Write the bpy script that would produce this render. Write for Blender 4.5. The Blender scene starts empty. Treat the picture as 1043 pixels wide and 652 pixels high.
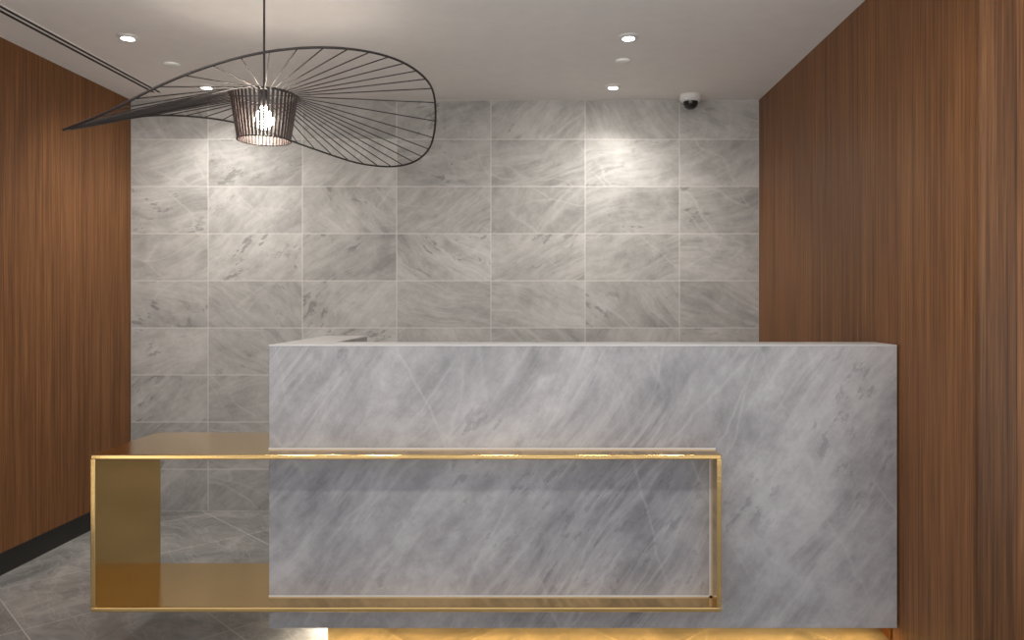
import bpy, bmesh, math, random
from mathutils import Vector, Matrix
random.seed(4)
S = bpy.context.scene
COL = S.collection
CH = 1.34; CEIL = 2.615; LX=-2.64; RX=1.356; BY=4.875; YC=2.40

# ---------------- node helpers ----------------
def newmat(name):
    m = bpy.data.materials.new(name); m.use_nodes = True
    nt = m.node_tree; nt.nodes.clear()
    out = nt.nodes.new('ShaderNodeOutputMaterial')
    b = nt.nodes.new('ShaderNodeBsdfPrincipled')
    nt.links.new(b.outputs[0], out.inputs[0])
    return m, nt, b
def mapping(nt, src, rot=(0,0,0), scale=(1,1,1), loc=(0,0,0)):
    n = nt.nodes.new('ShaderNodeMapping')
    n.inputs['Location'].default_value=loc
    n.inputs['Rotation'].default_value=rot
    n.inputs['Scale'].default_value=scale
    nt.links.new(src, n.inputs['Vector']); return n.outputs[0]
def noise(nt, vec, scale, detail=5, rough=.55, dist=0):
    n = nt.nodes.new('ShaderNodeTexNoise')
    n.inputs['Scale'].default_value=scale; n.inputs['Detail'].default_value=detail
    n.inputs['Roughness'].default_value=rough; n.inputs['Distortion'].default_value=dist
    nt.links.new(vec, n.inputs['Vector']); return n.outputs[0]
def ramp(nt, fac, stops):
    n = nt.nodes.new('ShaderNodeValToRGB')
    el = n.color_ramp.elements
    while len(el) < len(stops): el.new(.5)
    for e,(p,c) in zip(el, stops):
        e.position=p
        e.color = (c,c,c,1) if isinstance(c,(int,float)) else (*c,1)
    nt.links.new(fac, n.inputs[0]); return n.outputs[0]
def mix(nt, fac, a, b, mode='MIX'):
    n = nt.nodes.new('ShaderNodeMix'); n.data_type='RGBA'; n.blend_type=mode
    for val, idx in ((fac,0),(a,6),(b,7)):
        if isinstance(val,(int,float)): n.inputs[idx].default_value=val
        elif isinstance(val,tuple): n.inputs[idx].default_value=(*val,1)
        else: nt.links.new(val, n.inputs[idx])
    return n.outputs[2]
def math_(nt, op, a, b=0.0):
    n = nt.nodes.new('ShaderNodeMath'); n.operation=op
    for i,v in enumerate((a,b)):
        if isinstance(v,(int,float)): n.inputs[i].default_value=v
        else: nt.links.new(v, n.inputs[i])
    return n.outputs[0]
def simple(name, col, rough=.5, metal=0, emit=None, es=0):
    m, nt, b = newmat(name)
    tc = nt.nodes.new('ShaderNodeTexCoord')
    f = noise(nt, tc.outputs['Object'], 12, 3)
    c = ramp(nt, f, [(0.3, tuple(x*.98 for x in col)), (0.7, tuple(min(1,x*1.02) for x in col))])
    nt.links.new(c, b.inputs['Base Color'])
    b.inputs['Roughness'].default_value=rough; b.inputs['Metallic'].default_value=metal
    if emit:
        b.inputs['Emission Color'].default_value=(*emit,1); b.inputs['Emission Strength'].default_value=es
    return m

def marble(name, uv, ang, base_d, base_l, rough=.35, vein=.3, dark=.6, warp=.35, ws=.8, cl=(.8,2.0), fine_f=.28, crack=1.6, crackf=.6, fst=(1.2,8,3.0), loc=(0,0,0), dth=.55):
    m, nt, b = newmat(name)
    tc = nt.nodes.new('ShaderNodeTexCoord')
    src = tc.outputs['UV' if uv else 'Object']
    if uv: r = mapping(nt, src, rot=(0,0,-ang))
    else:  r = mapping(nt, src, rot=(0,ang,0), loc=loc)
    st = (lambda a,c: (a,c,1)) if uv else (lambda a,c: (a,1.0,c))
    wn = nt.nodes.new('ShaderNodeTexNoise'); wn.inputs['Scale'].default_value=ws; wn.inputs['Detail'].default_value=2
    nt.links.new(r, wn.inputs['Vector'])
    va = nt.nodes.new('ShaderNodeVectorMath'); va.operation='MULTIPLY_ADD'
    nt.links.new(wn.outputs['Color'], va.inputs[0]); va.inputs[1].default_value=(warp,warp,warp)
    nt.links.new(r, va.inputs[2])
    w = va.outputs[0]
    clouds = noise(nt, mapping(nt, w, scale=st(*cl)), 1.5, 10, .58, .25)
    c0 = ramp(nt, clouds, [(.33, base_d), (.5, tuple((p+q)/2 for p,q in zip(base_d,base_l))), (.67, base_l)])
    fine = noise(nt, mapping(nt, w, scale=st(fst[0],fst[1])), fst[2], 9, .66)
    mkf = noise(nt, mapping(nt, r, loc=(3,3,3)), 1.7, 3)
    c1 = mix(nt, ramp(nt, mkf, [(.38,fine_f*.3),(.6,min(1,fine_f*1.8))]), c0, ramp(nt, fine, [(.32,.12),(.52,.5),(.7,.9)]), 'SOFT_LIGHT')
    mott = noise(nt, mapping(nt, w, scale=st(1,1.3), loc=(4,4,4)), 8, 9, .74)
    c1 = mix(nt, .6, c1, ramp(nt, mott, [(.35,.25),(.65,.75)]), 'SOFT_LIGHT')
    lightc = tuple(min(1,x*1.22) for x in base_l)
    # soft light streaks along the bedding (two families)
    c2 = c1
    for (sc,lc) in (((.40,3.0),(3,5,1)),((.30,5.0),(9,1,7))):
        v1 = noise(nt, mapping(nt, w, scale=st(*sc), loc=lc), 1.6, 6, .6)
        a1 = math_(nt,'ABSOLUTE', math_(nt,'SUBTRACT', v1, .5))
        mk1 = noise(nt, mapping(nt, r, loc=(6+lc[0],2,8)), 1.5, 3)
        k1 = math_(nt,'MULTIPLY', ramp(nt, a1, [(0,vein),(.012,vein*.6),(.055,0)]), ramp(nt, mk1, [(.42,0),(.6,1)]))
        c2 = mix(nt, k1, c2, lightc)
    c3 = c2
    for (rt,sc,lc) in ((.12,(.35,2.0),(0,0,0)),(1.0,(.30,1.7),(5,3,2))):
        cw = mapping(nt, w, rot=((0,0,rt) if uv else (0,rt,0)))
        cw2 = nt.nodes.new('ShaderNodeVectorMath'); cw2.operation='MULTIPLY_ADD'
        n2 = nt.nodes.new('ShaderNodeTexNoise'); n2.inputs['Scale'].default_value=5; n2.inputs['Detail'].default_value=4
        nt.links.new(cw, n2.inputs['Vector']); nt.links.new(n2.outputs['Color'], cw2.inputs[0]); cw2.inputs[1].default_value=(.06,.06,.06); nt.links.new(cw, cw2.inputs[2])
        vo = nt.nodes.new('ShaderNodeTexVoronoi'); vo.feature='DISTANCE_TO_EDGE'; vo.inputs['Scale'].default_value=crack
        nt.links.new(mapping(nt, cw2.outputs[0], scale=st(*sc), loc=lc), vo.inputs['Vector'])
        mk2 = noise(nt, mapping(nt, r, loc=(2+rt*9,9,6)), 2.2, 3)
        cf = vein*crackf
        k2 = math_(nt,'MULTIPLY', ramp(nt, vo.outputs['Distance'], [(0,cf),(.006,cf*.5),(.02,0)]), ramp(nt, mk2, [(.45,0),(.62,1)]))
        c3 = mix(nt, k2, c3, lightc)
    # dark flecks / patches
    fl = noise(nt, mapping(nt, w, scale=st(2.2,5.0), loc=(1,7,3)), 4.0, 8, .68)
    mk = noise(nt, mapping(nt, r, loc=(5,1,9)), 1.6, 2)
    k3 = math_(nt,'MULTIPLY', ramp(nt, fl, [(dth,0),(dth+.04,dark)]), ramp(nt, mk, [(.52,0),(.60,1)]))
    c4 = mix(nt, k3, c3, tuple(x*.5 for x in base_d))
    if uv:
        at = nt.nodes.new('ShaderNodeAttribute'); at.attribute_name='tint'
        c4 = mix(nt, 1.0, c4, at.outputs['Color'], 'MULTIPLY')
    nt.links.new(c4, b.inputs['Base Color'])
    b.inputs['Roughness'].default_value=rough
    return m

def wood(name, tone=1.0):
    m, nt, b = newmat(name)
    tc = nt.nodes.new('ShaderNodeTexCoord')
    src = tc.outputs['UV']
    g1 = noise(nt, mapping(nt, src, scale=(75,.8,1)), 1.0, 6, .6, .3)
    g2 = noise(nt, mapping(nt, src, scale=(230,3.0,1), loc=(3,1,0)), 1.0, 5, .6)
    g3 = noise(nt, mapping(nt, src, scale=(9,.3,1), loc=(7,2,0)), 1.0, 4, .5, .5)
    t=tone
    c = ramp(nt, g1, [(.30,(.112*t,.044*t,.0145*t)),(.5,(.192*t,.080*t,.027*t)),(.72,(.285*t,.129*t,.047*t))])
    c = mix(nt, .7, c, ramp(nt, g2, [(.3,.22),(.7,.78)]), 'OVERLAY')
    c = mix(nt, .4, c, ramp(nt, g3, [(.3,.3),(.7,.7)]), 'SOFT_LIGHT')
    nt.links.new(c, b.inputs['Base Color'])
    b.inputs['Roughness'].default_value=.42
    b.inputs['Specular IOR Level'].default_value=.25
    return m

def floor_mat():
    m, nt, b = newmat('stone_floor_tiles')
    tc = nt.nodes.new('ShaderNodeTexCoord')
    r = mapping(nt, tc.outputs['Object'], rot=(0,0,math.radians(45)), loc=(.12,.2,0))
    br = nt.nodes.new('ShaderNodeTexBrick')
    br.offset=0; br.inputs['Scale'].default_value=1.0
    br.inputs['Brick Width'].default_value=.6; br.inputs['Row Height'].default_value=.6
    br.inputs['Mortar Size'].default_value=.0022; br.inputs['Mortar Smooth'].default_value=0
    br.inputs['Color1'].default_value=(.75,.75,.75,1); br.inputs['Color2'].default_value=(1,1,1,1); br.inputs['Mortar'].default_value=(1,1,1,1)
    nt.links.new(r, br.inputs['Vector'])
    n1 = noise(nt, r, 3.5, 9, .7, .8)
    c = ramp(nt, n1, [(.3,(.20,.20,.195)),(.5,(.32,.32,.31)),(.72,(.49,.48,.46))])
    n2 = noise(nt, mapping(nt, r, scale=(1,3,1)), 2.3, 6, .6, .5)
    a = math_(nt,'ABSOLUTE', math_(nt,'SUBTRACT', n2, .5))
    c = mix(nt, ramp(nt, a, [(0,.3),(.02,0)]), c, (.6,.6,.58))
    c = mix(nt, 1.0, c, br.outputs['Color'], 'MULTIPLY')
    c = mix(nt, br.outputs['Fac'], c, (.55,.54,.51))
    nt.links.new(c, b.inputs['Base Color'])
    b.inputs['Roughness'].default_value=.13
    return m

def brass_mat(name, col=(.72,.49,.20), rough=.10):
    m, nt, b = newmat(name)
    tc = nt.nodes.new('ShaderNodeTexCoord')
    g = noise(nt, mapping(nt, tc.outputs['Object'], scale=(4,500,500)), 1.0, 3, .5)
    h = noise(nt, tc.outputs['Object'], 2.0, 3, .5)
    c = ramp(nt, g, [(.3,tuple(x*.95 for x in col)),(.7,tuple(x*1.04 for x in col))])
    c = mix(nt, .3, c, ramp(nt, h, [(.3,.4),(.7,.6)]), 'SOFT_LIGHT')
    nt.links.new(c, b.inputs['Base Color'])
    b.inputs['Roughness'].default_value=rough
    b.inputs['Metallic'].default_value=1
    bp = nt.nodes.new('ShaderNodeBump'); bp.inputs['Strength'].default_value=.15; bp.inputs['Distance'].default_value=.001
    nt.links.new(g, bp.inputs['Height']); nt.links.new(bp.outputs[0], b.inputs['Normal'])
    return m

M_desk = marble('grey_marble_slab', False, math.radians(54), (.205,.202,.215), (.41,.40,.405), .26, vein=.40, dark=.30, warp=.3, cl=(.6,1.45), fine_f=.20, crack=1.6, crackf=.9, fst=(.8,5,2.2), loc=(1.3,0,.7), dth=.57)
M_tile = marble('grey_marble_tile', True, math.radians(28), (.33,.322,.308), (.51,.50,.48), .55, vein=.42, dark=.60, warp=.3, ws=1.4, fine_f=.20, crack=2.4, crackf=1.1, cl=(.9,1.7), dth=.57)
M_wood = wood('walnut_veneer')
M_wood2 = wood('walnut_veneer_end', tone=.6)
M_floor = floor_mat()
M_brass = brass_mat('brushed_brass')
M_ceil = simple('ceiling_paint', (.88,.865,.85), .9)
M_grout = simple('grout', (.66,.65,.62), .9)
M_white = simple('white_plastic', (.8,.8,.78), .4)
M_edge = simple('honed_marble_edge', (.60,.60,.60), .45)
M_black = simple('black_metal', (.012,.011,.011), .45)
M_rib = simple('dark_bronze_rib', (.022,.017,.016), .5)
M_dark = simple('dark_recess', (.02,.02,.02), .8)
M_base = simple('dark_baseboard', (.012,.011,.010), .4)
M_dome = simple('smoked_dome', (.02,.02,.022), .1)
M_led = simple('downlight_lens', (1,1,1), .5, emit=(1,.93,.84), es=25)
M_bulb = simple('pendant_bulb', (1,1,1), .5, emit=(1,.86,.72), es=120)
M_shade = simple('inner_rib', (.045,.032,.03), .5)
M_top = simple('worktop_laminate', (.55,.55,.55), .5)

# ---------------- mesh helpers ----------------
def obj_from_bm(name, bm, mat, parent=None, loc=(0,0,0), smooth=False):
    me = bpy.data.meshes.new(name); bm.to_mesh(me); bm.free()
    if smooth:
        for p in me.polygons: p.use_smooth=True
    o = bpy.data.objects.new(name, me); COL.objects.link(o); o.location=loc
    if mat: me.materials.append(mat)
    if parent:
        o.parent=parent; o.location = Vector(loc)-parent.location
    return o
def empty(name, loc):
    e = bpy.data.objects.new(name, None); COL.objects.link(e); e.location=loc; e.empty_display_size=.1
    return e
def box(name, x0,x1,y0,y1,z0,z1, mat, parent=None, bevel=0, smooth=False):
    bm = bmesh.new(); bmesh.ops.create_cube(bm, size=1)
    bmesh.ops.scale(bm, vec=(x1-x0,y1-y0,z1-z0), verts=bm.verts)
    if bevel: bmesh.ops.bevel(bm, geom=bm.edges[:], offset=bevel, segments=3, affect='EDGES', profile=.5)
    return obj_from_bm(name, bm, mat, parent, ((x0+x1)/2,(y0+y1)/2,(z0+z1)/2))
def prism(name, pts, z0, z1, mat, parent=None, bevel=0):
    cx = sum(p[0] for p in pts)/len(pts); cy = sum(p[1] for p in pts)/len(pts); cz=(z0+z1)/2
    bm = bmesh.new()
    f = bm.faces.new([bm.verts.new((p[0]-cx,p[1]-cy,z0-cz)) for p in pts])
    r = bmesh.ops.extrude_face_region(bm, geom=[f])
    bmesh.ops.translate(bm, vec=(0,0,z1-z0), verts=[v for v in r['geom'] if isinstance(v,bmesh.types.BMVert)])
    bmesh.ops.recalc_face_normals(bm, faces=bm.faces[:])
    if bevel: bmesh.ops.bevel(bm, geom=bm.edges[:], offset=bevel, segments=4, affect='EDGES', profile=.5)
    return obj_from_bm(name, bm, mat, parent, (cx,cy,cz))
def lathe(name, prof, mat, loc, parent=None, seg=40, smooth=True):
    bm = bmesh.new(); rings=[]
    for r,z in prof:
        if r < 1e-5: rings.append([bm.verts.new((0,0,z))])
        else: rings.append([bm.verts.new((r*math.cos(2*math.pi*i/seg), r*math.sin(2*math.pi*i/seg), z)) for i in range(seg)])
    for a,b in zip(rings, rings[1:]):
        for i in range(seg):
            j=(i+1)%seg
            if len(a)==1 and len(b)==1: continue
            if len(a)==1: bm.faces.new((a[0],b[i],b[j]))
            elif len(b)==1: bm.faces.new((a[i],b[0],a[j]))
            else: bm.faces.new((a[i],b[i],b[j],a[j]))
    bmesh.ops.recalc_face_normals(bm, faces=bm.faces[:])
    return obj_from_bm(name, bm, mat, parent, loc, smooth)
def tubes(name, paths, rad, mat, parent, loc, cyclic=False):
    cu = bpy.data.curves.new(name,'CURVE'); cu.dimensions='3D'; cu.bevel_depth=rad; cu.bevel_resolution=2
    for p in paths:
        sp = cu.splines.new('POLY'); sp.points.add(len(p)-1)
        for q,v in zip(sp.points,p): q.co=(*v,1)
        sp.use_cyclic_u=cyclic
    o = bpy.data.objects.new(name,cu); COL.objects.link(o); cu.materials.append(mat)
    o.parent=parent; o.location=Vector(loc)-parent.location
    return o

# ---------------- room ----------------
YF=-1.2; YW=1.2; XR=3.2
box('floor', LX-.12, XR, YF, BY+.12, -.1, 0, M_floor)
box('ceiling', LX-.12, XR, .9, BY+.12, CEIL, CEIL+.1, M_ceil)

def tile_wall():
    bm = bmesh.new(); uvl = bm.loops.layers.uv.new('UVMap'); cl = bm.loops.layers.float_color.new('tint')
    bmesh.ops.create_cube(bm, size=1)
    for v in bm.verts:
        v.co.x = LX-.1 if v.co.x<0 else RX+.1
        v.co.y = BY+.0006 if v.co.y<0 else BY+.12
        v.co.z = 0 if v.co.z<0 else CEIL
    for f in bm.faces: f.material_index=1
    xs=[LX]+[-2.15+.6*i for i in range(6)]+[RX]
    zs=[0]+[.265+.3*i for i in range(8)]+[CEIL]
    g=.0022
    for i in range(len(xs)-1):
        for j in range(len(zs)-1):
            x0,x1,z0,z1 = xs[i]+g,xs[i+1]-g,zs[j]+g,zs[j+1]-g
            vs=[bm.verts.new((a,y,c)) for y in (BY,BY+.002) for a,c in ((x0,z0),(x1,z0),(x1,z1),(x0,z1))]
            t=random.uniform(.88,1.05); ox,oy=random.uniform(0,60),random.uniform(0,60); fl=random.choice([1,1,-1])
            an=random.uniform(-.45,.35); ca,sa=math.cos(an),math.sin(an)
            fs=[(0,1,2,3),(1,0,4,5),(2,1,5,6),(3,2,6,7),(0,3,7,4)]
            for q in fs:
                f=bm.faces.new([vs[k] for k in q]); f.material_index=0
                for l in f.loops:
                    u=(l.vert.co.x-x0)*fl; v_=l.vert.co.z-z0
                    l[uvl].uv=(u*ca-v_*sa+ox, u*sa+v_*ca+oy); l[cl]=(t,t,t,1)
    bmesh.ops.recalc_face_normals(bm, faces=bm.faces[:])
    o=obj_from_bm('wall_back', bm, M_tile); o.data.materials.append(M_grout)
tile_wall()

def wood_wall(name, xface, xback, ys, z0, z1, mat):
    bm=bmesh.new(); uvl=bm.loops.layers.uv.new('UVMap')
    for a,b in zip(ys,ys[1:]):
        r=bmesh.ops.create_cube(bm,size=1)
        for v in r['verts']:
            v.co.x = xface if (v.co.x<0)==(xface<xback) else xback
            v.co.y = a+.0012 if v.co.y<0 else b-.0012
            v.co.z = z0 if v.co.z<0 else z1
        ou=random.uniform(0,30); ov=random.uniform(0,30)
        for f in {f for v in r['verts'] for f in v.link_faces}:
            for l in f.loops:
                c=l.vert.co; l[uvl].uv=(c.y+ou, c.z+ov)
    return obj_from_bm(name,bm,mat)
ysl=[YW]+[BY-.36*i-.14 for i in range(18,-1,-1)]+[BY]
ysl=sorted(set(y for y in ysl if y>=YW))
wood_wall('wall_left', LX, LX-.06, ysl, .115, CEIL, M_wood)
box('wall_left_backing', LX-.12, LX-.061, YW, BY, 0, CEIL, M_dark)
box('baseboard_left', LX-.06, LX-.012, YW, BY, 0, .113, M_base)
ysr=[YC+.02,YC+.75,YC+1.5,YC+2.2,BY]
wood_wall('wall_right', RX, RX+.10, ysr, 0, CEIL, M_wood)
def end_panel(name,x0,x1,y,th,mat):
    bm=bmesh.new(); uvl=bm.loops.layers.uv.new('UVMap'); r=bmesh.ops.create_cube(bm,size=1)
    for v in bm.verts:
        v.co.x = x0 if v.co.x<0 else x1; v.co.y = y if v.co.y<0 else y+th; v.co.z = 0 if v.co.z<0 else CEIL
    ou=random.uniform(0,30)
    for f in bm.faces:
        for l in f.loops: l[uvl].uv=(l.vert.co.x+l.vert.co.y+ou,l.vert.co.z)
    return obj_from_bm(name,bm,mat)
end_panel('wall_right_return', RX, 1.475, YC, .0185, M_wood2)
end_panel('wall_lobby', 1.478, XR, YC+.004, .09, M_wood)

sl=empty('linear_slot_diffuser',(-2.379,2.3,CEIL-.003))
box('frame', -2.414,-2.344, YW,4.69, CEIL-.003,CEIL, M_ceil, sl)
box('slot_1', -2.406,-2.388, YW,4.68, CEIL-.0045,CEIL-.0032, M_dark, sl)
box('slot_2', -2.368,-2.352, YW,4.68, CEIL-.0045,CEIL-.0032, M_dark, sl)

def downlight(x,y,power,angle,blend=.7,tilt=0,soft=.03):
    e=empty('recessed_downlight',(x,y,CEIL))
    lathe('trim_ring',[(.030,-.012),(.034,-.004),(.046,-.006),(.050,-.002),(.050,0)],M_white,(x,y,CEIL),e)
    lathe('lens',[(0,-.004),(.031,-.004)],M_led,(x,y,CEIL),e)
    li=bpy.data.lights.new('downlight_beam','SPOT'); li.energy=power; li.spot_size=math.radians(angle); li.spot_blend=blend
    li.color=(1,.94,.87); li.shadow_soft_size=soft
    o=bpy.data.objects.new('beam',li); COL.objects.link(o); o.parent=e; o.location=(0,0,-.02)
    o.rotation_euler=(math.radians(tilt),0,0)
for x in (-2.02,.40):
    downlight(x,4.56,26,125,1,5,.05)
    downlight(x,3.70,68,120,1,38,.06)
for x in (-1.63,-1.10,-.31,.37,.75):
    downlight(x,1.5,21,150,1,25,.08)
for x in (-1.85,-1.25,-.35,.42,.85):
    downlight(x,2.15,11,140,1,0,.04)

for x,y in ((-2.016,4.13),(.41,4.07)):
    lathe('sprinkler_cover',[(.040,0),(.042,-.006),(.036,-.010),(0,-.011)],M_white,(x,y,CEIL))
dc=empty('security_camera',(.90,4.76,CEIL))
lathe('base',[(.066,0),(.068,-.02),(.062,-.036),(.048,-.042),(0,-.042)],M_white,(.90,4.76,CEIL),dc)
lathe('dome',[(.046,-.040),(.045,-.055),(.036,-.074),(.02,-.085),(0,-.088)],M_dome,(.90,4.76,CEIL),dc)

# ---------------- reception desk ----------------
DF=2.943; DL=-1.064; DR=1.350; DB=.08; DT=1.168; TH=.20
rd=empty('reception_desk',(.14,DF+.3,0))
box('front_panel', DL,DR,DF,DF+TH,DB,DT-.004,M_desk,rd,.0015)
box('front_panel_top', DL-.001,DR,DF-.001,DF+TH,DT-.004,DT+.001,M_edge,rd,.001)
box('side_return', DL,DL+.20,DF+TH,DF+.757,DB,DT-.004,M_desk,rd,.0015)
box('side_return_top', DL-.001,DL+.20,DF+TH,DF+.757,DT-.004,DT+.001,M_edge,rd,.001)
box('worktop', DL+.2,DR,DF+TH,DF+.757,.72,.75,M_top,rd)
box('drawer_unit', .5,1.0,DF+TH+.05,DF+.70,0,.72,M_top,rd)
PY=DF+.055
box('plinth', -.854,DR,PY,DF+.7,0,DB,M_brass,rd)
def strip(cx,cy,sx,sy,en,col):
    li=bpy.data.lights.new('led_strip','AREA'); li.shape='RECTANGLE'; li.size=sx; li.size_y=sy; li.energy=en; li.color=col
    o=bpy.data.objects.new('led_strip',li); COL.objects.link(o); o.parent=rd; o.location=Vector((cx,cy,DB-.003))-rd.location
strip(.15,DF+.03,2.3,.02,3.0,(1,.82,.58))
strip(-.90,DF+.40,.02,.60,2.0,(1,.88,.72))

# ---------------- brass frame ----------------
FS=2.836; BK=3.319; FL=-1.687; FR=.651; FT=.768; FB=.184; t=.018
bf=empty('brass_shelf_frame',((FL+FR)/2,DF,FB))
g=.001
Lp=[(FL,FS),(FR,FS),(FR,DF-g),(DL-g,DF-g),(DL-g,BK),(FL,BK)]
prism('top_plate',Lp,FT-t,FT,M_brass,bf,.004)
prism('bottom_plate',Lp,FB,FB+t,M_brass,bf,.004)
box('end_plate_1',FL,FL+t,FS,BK,FB+t-.004,FT-t+.004,M_brass,bf,.002)
box('end_plate_2',FR-t,FR,FS,DF-g,FB+t-.004,FT-t+.004,M_brass,bf,.002)
box('caulk_trim_1',DL,FR-t,DF-.005,DF-g,FB+t,FB+t+.005,M_edge,bf)  # pale caulk line where the brass meets the marble
box('caulk_trim_2',FR-t-.006,FR-t,DF-.005,DF-g,FB+t,FT-t,M_edge,bf)
box('caulk_trim_3',DL,FR,DF-.005,DF-g,FT,FT+.006,M_edge,bf)

# ---------------- pendant ----------------
PX,PYY,HZ=-1.17,3.18,CH+.849
pe=empty('wire_hat_pendant_lamp',(PX,PYY,HZ))
H=[(0,.861),(8,.80),(20,.705),(45,.651),(70,.685),(90,.766),(120,.879),(150,.855),(180,.727),(200,.655),(220,.61),(235,.603),(250,.632),(270,.728),(290,.816),(310,.871),(330,.893),(345,.885)]
def hh(th):
    th%=360; n=len(H)
    for i in range(n):
        a0=H[i][0]; a1=H[(i+1)%n][0]+(360 if i==n-1 else 0)
        if a0<=th<a1:
            u=(th-a0)/(a1-a0)
            p=[H[(i+k)%n][1] for k in (-1,0,1,2)]
            A=[H[(i+k)%n][0] for k in (-1,0,1,2)]
            d=a1-a0
            m1=(p[2]-p[0])/(((A[2]-A[0])%360))*d; m2=(p[3]-p[1])/(((A[3]-A[1])%360))*d
            return (2*u**3-3*u*u+1)*p[1]+(u**3-2*u*u+u)*m1+(-2*u**3+3*u*u)*p[2]+(u**3-u*u)*m2
    return H[0][1]
def hs(th): return sum(hh(th+d) for d in (-6,-3,0,3,6))/5
R=.705
def rim(th):
    a=math.radians(th); return Vector((R*math.cos(a),R*math.sin(a),hs(th)-.849))
tubes('rim_hoop',[[rim(k*3) for k in range(120)]],.0045,M_rib,pe,pe.location,True)
N=50; r0,r1,hsd=.134,.106,.185
sp=[]
for k in range(N):
    th=360*(k+.5)/N; a=math.radians(th); c=Vector((math.cos(a)*r0,math.sin(a)*r0,0)); e=rim(th)
    sp.append([c.lerp(e,i/4) for i in range(5)])
tubes('spokes',sp,.0023,M_rib,pe,pe.location)
bm=bmesh.new(); NR=46
for k in range(NR):
    a=2*math.pi*k/NR; rad=Vector((math.cos(a),math.sin(a),0)); tan=Vector((-math.sin(a),math.cos(a),0))
    vs=[]
    for (r,z) in ((r0,0),(r1,-hsd)):
        for du,dt in ((0,-1),(0,1),(-1,1),(-1,-1)):
            w=.0050*(r/r0)
            vs.append(bm.verts.new(rad*(r+du*.003)+tan*(dt*w)+Vector((0,0,z))))
    for q in ((0,1,5,4),(1,2,6,5),(2,3,7,6),(3,0,4,7),(0,3,2,1),(4,5,6,7)): bm.faces.new([vs[i] for i in q])
bmesh.ops.recalc_face_normals(bm,faces=bm.faces[:])
obj_from_bm('shade_ribs',bm,M_shade,pe,pe.location)
tubes('shade_ring_upper',[[Vector((r0*math.cos(2*math.pi*i/48),r0*math.sin(2*math.pi*i/48),0)) for i in range(48)]],.005,M_rib,pe,pe.location,True)
tubes('shade_ring_lower',[[Vector((r1*math.cos(2*math.pi*i/48),r1*math.sin(2*math.pi*i/48),-hsd)) for i in range(48)]],.003,M_rib,pe,pe.location,True)
tubes('cross_bars',[[Vector((-r0,0,0)),Vector((r0,0,0))],[Vector((0,-r0,0)),Vector((0,r0,0))]],.003,M_black,pe,pe.location)
tubes('cable',[[Vector((0,0,-.03)),Vector((0,0,CEIL-HZ-.01))]],.0045,M_black,pe,pe.location)
lathe('lamp_holder',[(0,.03),(.012,.03),(.022,.01),(.022,-.045),(0,-.045)],M_black,pe.location,pe)
lathe('bulb',[(0,-.045),(.016,-.048),(.02,-.06),(.034,-.08),(.04,-.10),(.034,-.122),(.018,-.136),(0,-.14)],M_bulb,pe.location,pe)
lathe('ceiling_canopy',[(0,-.010),(.040,-.010),(.045,-.007),(.045,0)],M_black,(PX,PYY,CEIL),pe)

# ---------------- world: added ambient fill, brighter below the horizon to lift the ceiling ----------------
w=bpy.data.worlds.new('ambient_fill'); S.world=w; w.use_nodes=True
nt=w.node_tree; bg=nt.nodes['Background']
tc=nt.nodes.new('ShaderNodeTexCoord'); sx=nt.nodes.new('ShaderNodeSeparateXYZ'); nt.links.new(tc.outputs['Generated'],sx.inputs[0])
mr=nt.nodes.new('ShaderNodeMapRange'); mr.inputs[1].default_value=-.5; mr.inputs[2].default_value=.5
nt.links.new(sx.outputs[2],mr.inputs[0])
cr=ramp(nt, mr.outputs[0], [(0,(1,.97,.94)),(.42,(1,.97,.94)),(.55,(.78,.79,.82)),(.9,(.30,.32,.38))])
nt.links.new(cr,bg.inputs[0]); bg.inputs[1].default_value=1.75

# ---------------- camera ----------------
cd=bpy.data.cameras.new('cam'); cam=bpy.data.objects.new('camera',cd); COL.objects.link(cam)
cam.location=(0,0,CH); cam.rotation_euler=(math.radians(90),0,0)
cd.sensor_width=36; cd.lens=780/1043*36; cd.shift_x=-34.5/1043; cd.shift_y=-20/1043; cd.clip_start=.05
S.camera=cam
S.view_settings.view_transform='Standard'
S.view_settings.look='None'
S.view_settings.exposure=.1
